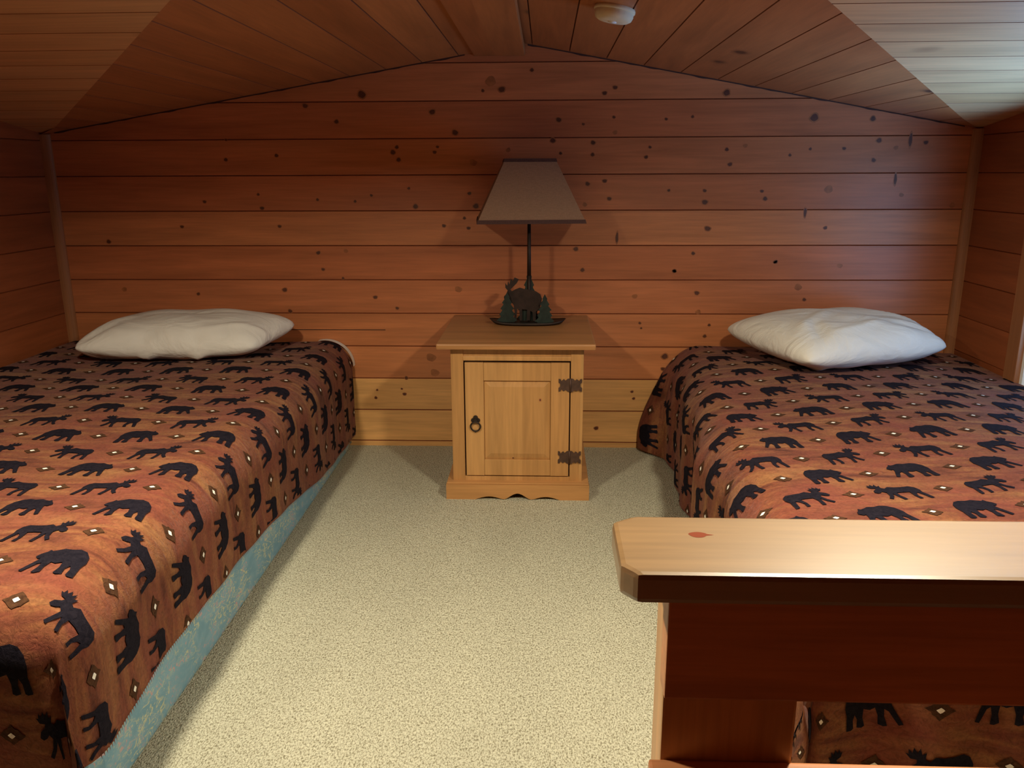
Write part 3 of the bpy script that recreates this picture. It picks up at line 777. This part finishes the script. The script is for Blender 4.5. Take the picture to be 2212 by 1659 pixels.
# box spring cloth: pale blue damask with sprigs
m, nt, b = new_mat('blue_floral_damask'); tc = N(nt, 'TexCoord'); co = mapped(nt, tc.outputs['Object'], (1, 1, 1))
f1 = noise(nt, mapped(nt, co, (9, 9, 14)), 1.0, 3, .6, .5); f2 = noise(nt, mapped(nt, co, (30, 30, 55)), 1.0, 4, .75, 2.2)
f3 = noise(nt, mapped(nt, co, (7, 7, 9), (4, 2, 1)), 1.0, 2)
f4 = noise(nt, mapped(nt, co, (34, 34, 50), (4, 2, 1)), 1.0, 3, .7, 2.0)
c = mix(nt, ramp(nt, f1, [(.4, 0.0), (.6, 1.0)]), (.17, .33, .42), (.22, .39, .48))
cl_ = ramp(nt, f3, [(.42, 0.0), (.52, 1.0)])
fl_ = mth(nt, 'MULTIPLY', ramp(nt, f2, [(.53, 0.0), (.57, 1.0)]), cl_)
c = mix(nt, fl_, c, (.52, .54, .36))
c = mix(nt, mth(nt, 'MULTIPLY', ramp(nt, f4, [(.56, 0.0), (.61, 1.0)]), ramp(nt, f1, [(.50, 0.0), (.58, .85)])), c, (.58, .34, .32))
L(nt, c, b.inputs['Base Color']); b.inputs['Roughness'].default_value = .7; b.inputs['Specular IOR Level'].default_value = .25
bump(nt, b, f2, .2, .001); M['damask'] = m
M['sheet'] = plain('white_sheet', (.78, .76, .70), .85, nz=.04)

def soft_box(mb, x0, x1a, x1b, y0, y1, z0, z1, r=.03, sgn=1):
    """a padded slab whose open side runs from x1a at the head (y0) to x1b at the foot (y1)"""
    ny = 24; prof = []
    for k in range(7): a = PI/2*k/6; prof.append((-r + r*math.sin(a) if False else 0, 0))
    sec = [(0, r)] ; sec = []
    for k in range(6): a = PI/2*k/5; sec.append((-r*(1-math.cos(PI/2-a)) if False else -r + r*math.sin(a), z0 + r - r*math.cos(a)))
    for k in range(6): a = PI/2*k/5; sec.append((-r + r*math.cos(a), z1 - r + r*math.sin(a)))
    vs = []; m_ = len(sec) + 2
    for j in range(ny+1):
        t = j/ny; y = y0 + (y1-y0)*t
        e = min(t, 1-t)*abs(y1-y0); rr = .04 if t > .5 else .015
        inn = (rr - math.sqrt(max(0, rr*rr - (rr-min(e, rr))**2)))
        xe = x1a + (x1b-x1a)*t
        vs.append((x0, y, z0))
        for dx, z in sec: vs.append((xe + sgn*(dx - inn), y, z))
        vs.append((x0, y, z1))
    fs = []
    for j in range(ny):
        for i in range(m_): fs.append((j*m_+i, j*m_+(i+1) % m_, (j+1)*m_+(i+1) % m_, (j+1)*m_+i))
    fs.append(tuple(range(m_))); fs.append(tuple(ny*m_+i for i in range(m_))[::-1])
    mb.add(vs, fs, 0, False)

# ---- left bed
lb = thing('twin_bed', (.62, -1.2, 0), 'left bed with pale blue floral box spring showing under its blanket', 'bed', 'twin beds')
mb = MB(); soft_box(mb, .012, 1.246, 1.268, -.012, -2.335, .004, .245, .022)
bx = mb.build('box_spring', M['damask'], lb)
mb = MB()
for zz in (.026, .236): mb.tube([(1.2395 + (.018)*k/20, -.03 - 2.27*k/20, zz) for k in range(21)], .005, 8)
mb.build('piping', M['damask'], bx)
mb = MB(); soft_box(mb, .012, 1.195, 1.250, -.012, -2.315, .248, .475, .075)
mt = mb.build('mattress', M['sheet'], lb)
def lhem(v):
    pts = [(0, .070), (.08, .074), (.38, .083), (.73, .117), (1.2, .178), (1.6, .190), (1.84, .206), (2.02, .198), (2.2, .180), (2.6, .10)]
    for (a, za), (b_, zb) in zip(pts, pts[1:]):
        if v <= b_: return za + (zb-za)*max(0, (v-a))/(b_-a)
    return pts[-1][1]
shL = Sheet(.004, 1, lambda v: 1.262 + .044*min(1, v/2.3) + .006*math.sin(v*3), .115, .500, 0, 2.215, .115, lhem, .03, wob=.5, y0=-.045)
def faceL(k, r):
    if r % 2 == 0: return k < 0          # bears left of the edge column look right
    return (k // 2) % 2 != 0
blanket('blanket', shL, 'rust fleece blanket with black bears and moose spread over the left bed', 'blanket', 1.185, 1.86, 0, faceL)
# glimpse of the fitted sheet at the head
mb = MB()
vs = []; 
for k in range(15):
    a = -.25 + (PI/2+.25)*k/14
    for yy in (-.004, -.040): vs.append((1.150 + .124*math.sin(a), yy, .388 + .120*math.cos(a)))
mb.add(vs, [(2*k, 2*k+1, 2*k+3, 2*k+2) for k in range(14)], 0, True)
mb.build('fitted_sheet', M['sheet'], mt)

# ---- right bed
rb = thing('twin_bed', (3.28, -1.2, 0), 'right bed beside the window, its blanket hanging to the carpet', 'bed', 'twin beds')
mb = MB(); soft_box(mb, 3.915, 2.76, 2.69, -.012, -2.20, .004, .245, .022, -1)
mb.build('box_spring', M['damask'], rb)
mb = MB(); soft_box(mb, 3.915, 2.79, 2.72, -.012, -2.18, .248, .455, .08, -1)
mb.build('mattress', M['sheet'], rb)
def rflare(v, da):
    f = smooth(da/.42); k = max(0, 1 - v/.20)
    return f*(.115*k*k*(3-2*k)) + .02*smooth(da/.3)*math.sin(min(v, 2.2)*5.2+.3)
shR = Sheet(3.922, -1, lambda v: 1.222 + .085*smooth(v/1.3), .125, .482, 0, 2.10, .115, lambda v: .012, .012, rflare, 1.6, y0=-.02,
            top=lambda u, v: -.028*(1-smooth(u/.45)) + .012*math.sin(u*2.6)*smooth(v/.5))
def faceR(k, r):
    return (k*3 + r*5) % 4 < 2
blanket('blanket', shR, 'rust fleece blanket with black bears and moose on the right bed, behind the railing', 'blanket', 3.922-3.082, 1.546, .17, faceR)

# ================================================================== PILLOWS
m, nt, b = new_mat('white_pillowcase'); tc = N(nt, 'TexCoord')
f1 = noise(nt, mapped(nt, tc.outputs['Object'], (5, 9, 7)), 1.0, 4, .55, 1.5); f2 = noise(nt, mapped(nt, tc.outputs['Object'], (300, 300, 300)), 1.0, 2)
L(nt, mix(nt, 1.0, (.80, .775, .70), ramp(nt, f1, [(.3, .94), (.7, 1.03)]), 'MULTIPLY'), b.inputs['Base Color'])
b.inputs['Roughness'].default_value = .85; b.inputs['Specular IOR Level'].default_value = .2
bump(nt, b, f1, .5, .02); M['pillowcase'] = m
def pillow(corners, th, label, seed, creases):
    """corners FL, FR, BR, BL (centre plane); th: half thickness"""
    FL, FR, BR, BL = [Vector(c) for c in corners]
    n = 44; mb = MB(); rr = random.Random(seed)
    def pos(s, t, side):
        # rounded corners, slightly bowed edges
        cr = 1 - .085*(abs(s*t)**5)
        k = (1 - .03*(1 - s*s)*(abs(t)**3))*cr; l = (1 - .04*(1 - t*t)*(abs(s)**3))*cr
        a = s*l; b_ = t*k
        p = (FL*(1-a)*(1-b_) + FR*(1+a)*(1-b_) + BR*(1+a)*(1+b_) + BL*(1-a)*(1+b_))/4
        prof = max(0, (1-abs(s)**3.0))**.55 * max(0, (1-abs(t)**3.0))**.55
        h = th*prof*(1.15 if side > 0 else .85)
        w = 0
        for (cs, ct, an, ln, dp) in creases:
            ds, dt = s-cs, t-ct; al = ds*math.cos(an)+dt*math.sin(an); pe = -ds*math.sin(an)+dt*math.cos(an)
            w += dp*math.exp(-(pe/.07)**2 - (al/ln)**2)
        h += side*w*min(1, prof*3)
        h += .003*math.sin(9*s+4*t+seed)*prof
        return p + Vector((0, 0, side*h))
    idx = {}
    for side in (1, -1):
        for j in range(n+1):
            for i in range(n+1):
                if side < 0 and (i in (0, n) or j in (0, n)): idx[(side, i, j)] = idx[(1, i, j)]; continue
                s = -1 + 2*i/n; t = -1 + 2*j/n
                s = math.sin(s*PI/2)*.5 + s*.5; t = math.sin(t*PI/2)*.5 + t*.5
                idx[(side, i, j)] = len(mb.v); mb.v.append(tuple(pos(s, t, side)))
    for side in (1, -1):
        for j in range(n):
            for i in range(n):
                q = [idx[(side, i, j)], idx[(side, i+1, j)], idx[(side, i+1, j+1)], idx[(side, i, j+1)]]
                mb.f.append(tuple(q if side > 0 else q[::-1])); mb.m.append(0); mb.sm.append(True)
    o = mb.build('pillow', M['pillowcase']); tag(o, label, 'pillow', 'white pillows'); return o
pillow([(.245, -.515, .563), (.995, -.475, .563), (1.085, -.13, .605), (.225, -.05, .578)], .084, 'white pillow at the head of the left bed', 3,
       [(-.75, -.7, .9, .3, -.012), (-.2, -.92, 1.3, .14, -.014), (.35, -.93, 1.9, .14, -.016), (.75, -.5, .6, .5, .008), (.1, .1, .2, .6, -.006), (-.6, -.2, 1.0, .4, .008)])
pillow([(3.085, -.680, .560), (3.745, -.40, .565), (3.56, -.04, .60), (2.87, -.15, .592)], .092, 'white pillow at the head of the right bed by the window', 8,
       [(-.55, -.45, 1.25, .35, -.016), (-.4, -.1, .7, .5, .010), (.2, 0, -.6, .6, -.008), (.6, -.6, -.4, .45, -.012), (-.1, -.6, .3, .5, .008), (.8, -.2, -.9, .4, .010), (.75, .3, -.9, .5, -.01)])

# ================================================================== DAYLIGHT
w = bpy.data.worlds.new('World'); bpy.context.scene.world = w; w.use_nodes = True
nt = w.node_tree; bg = nt.nodes['Background']
tc = N(nt, 'TexCoord'); sp = N(nt, 'SeparateXYZ'); L(nt, tc.outputs['Generated'], sp.inputs[0])
L(nt, ramp(nt, mth(nt, 'MULTIPLY_ADD', sp.outputs[2], .5, .5), [(.14, (.34, .80, 1.65)), (.24, (.15, .32, .62)), (.42, (.09, .15, .23)), (.50, (.04, .07, .12)), (.8, (.02, .045, .10))]), bg.inputs[0])
bg.inputs[1].default_value = 20.0
pl = bpy.data.lights.new('window_portal', 'AREA'); pl.shape = 'RECTANGLE'; pl.size = HY0-HY1; pl.size_y = HZ1-HZ0; pl.cycles.is_portal = True
po = bpy.data.objects.new('window_portal', pl); C.objects.link(po); po.location = (XR+.08, (HY0+HY1)/2, (HZ0+HZ1)/2)
po.rotation_euler = (0, math.radians(90), 0)
po.matrix_world = Matrix.Translation(po.location) @ Matrix(((0, 0, 1), (1, 0, 0), (0, 1, 0))).to_4x4()   # -Z looks into the room

# ================================================================== CAMERA
f, cx, cy, cz, yaw, pit, roll = 1755.24, 2.1367, -3.5782, 1.2382, .0412, .2560, -.0045
F = Vector((-math.sin(yaw)*math.cos(pit), math.cos(yaw)*math.cos(pit), -math.sin(pit)))
R = Vector((math.cos(yaw), math.sin(yaw), 0)); U = R.cross(F)
R2 = R*math.cos(roll) + U*math.sin(roll); U2 = U*math.cos(roll) - R*math.sin(roll)
cd = bpy.data.cameras.new('Camera'); cd.sensor_fit = 'HORIZONTAL'; cd.sensor_width = 36; cd.lens = f/2212*36; cd.clip_start = .02
cam = bpy.data.objects.new('Camera', cd); C.objects.link(cam)
cam.matrix_world = Matrix.Translation((cx, cy, cz)) @ Matrix((R2, U2, -F)).transposed().to_4x4()
sc = bpy.context.scene; sc.camera = cam
sc.view_settings.view_transform = 'Standard'; sc.view_settings.look = 'None'
sc.view_settings.exposure = 0.0; sc.view_settings.gamma = 1; sc.view_settings.use_curve_mapping = False
sc.cycles.use_denoising = True; sc.cycles.max_bounces = 8; sc.cycles.diffuse_bounces = 5; sc.cycles.sample_clamp_indirect = 6
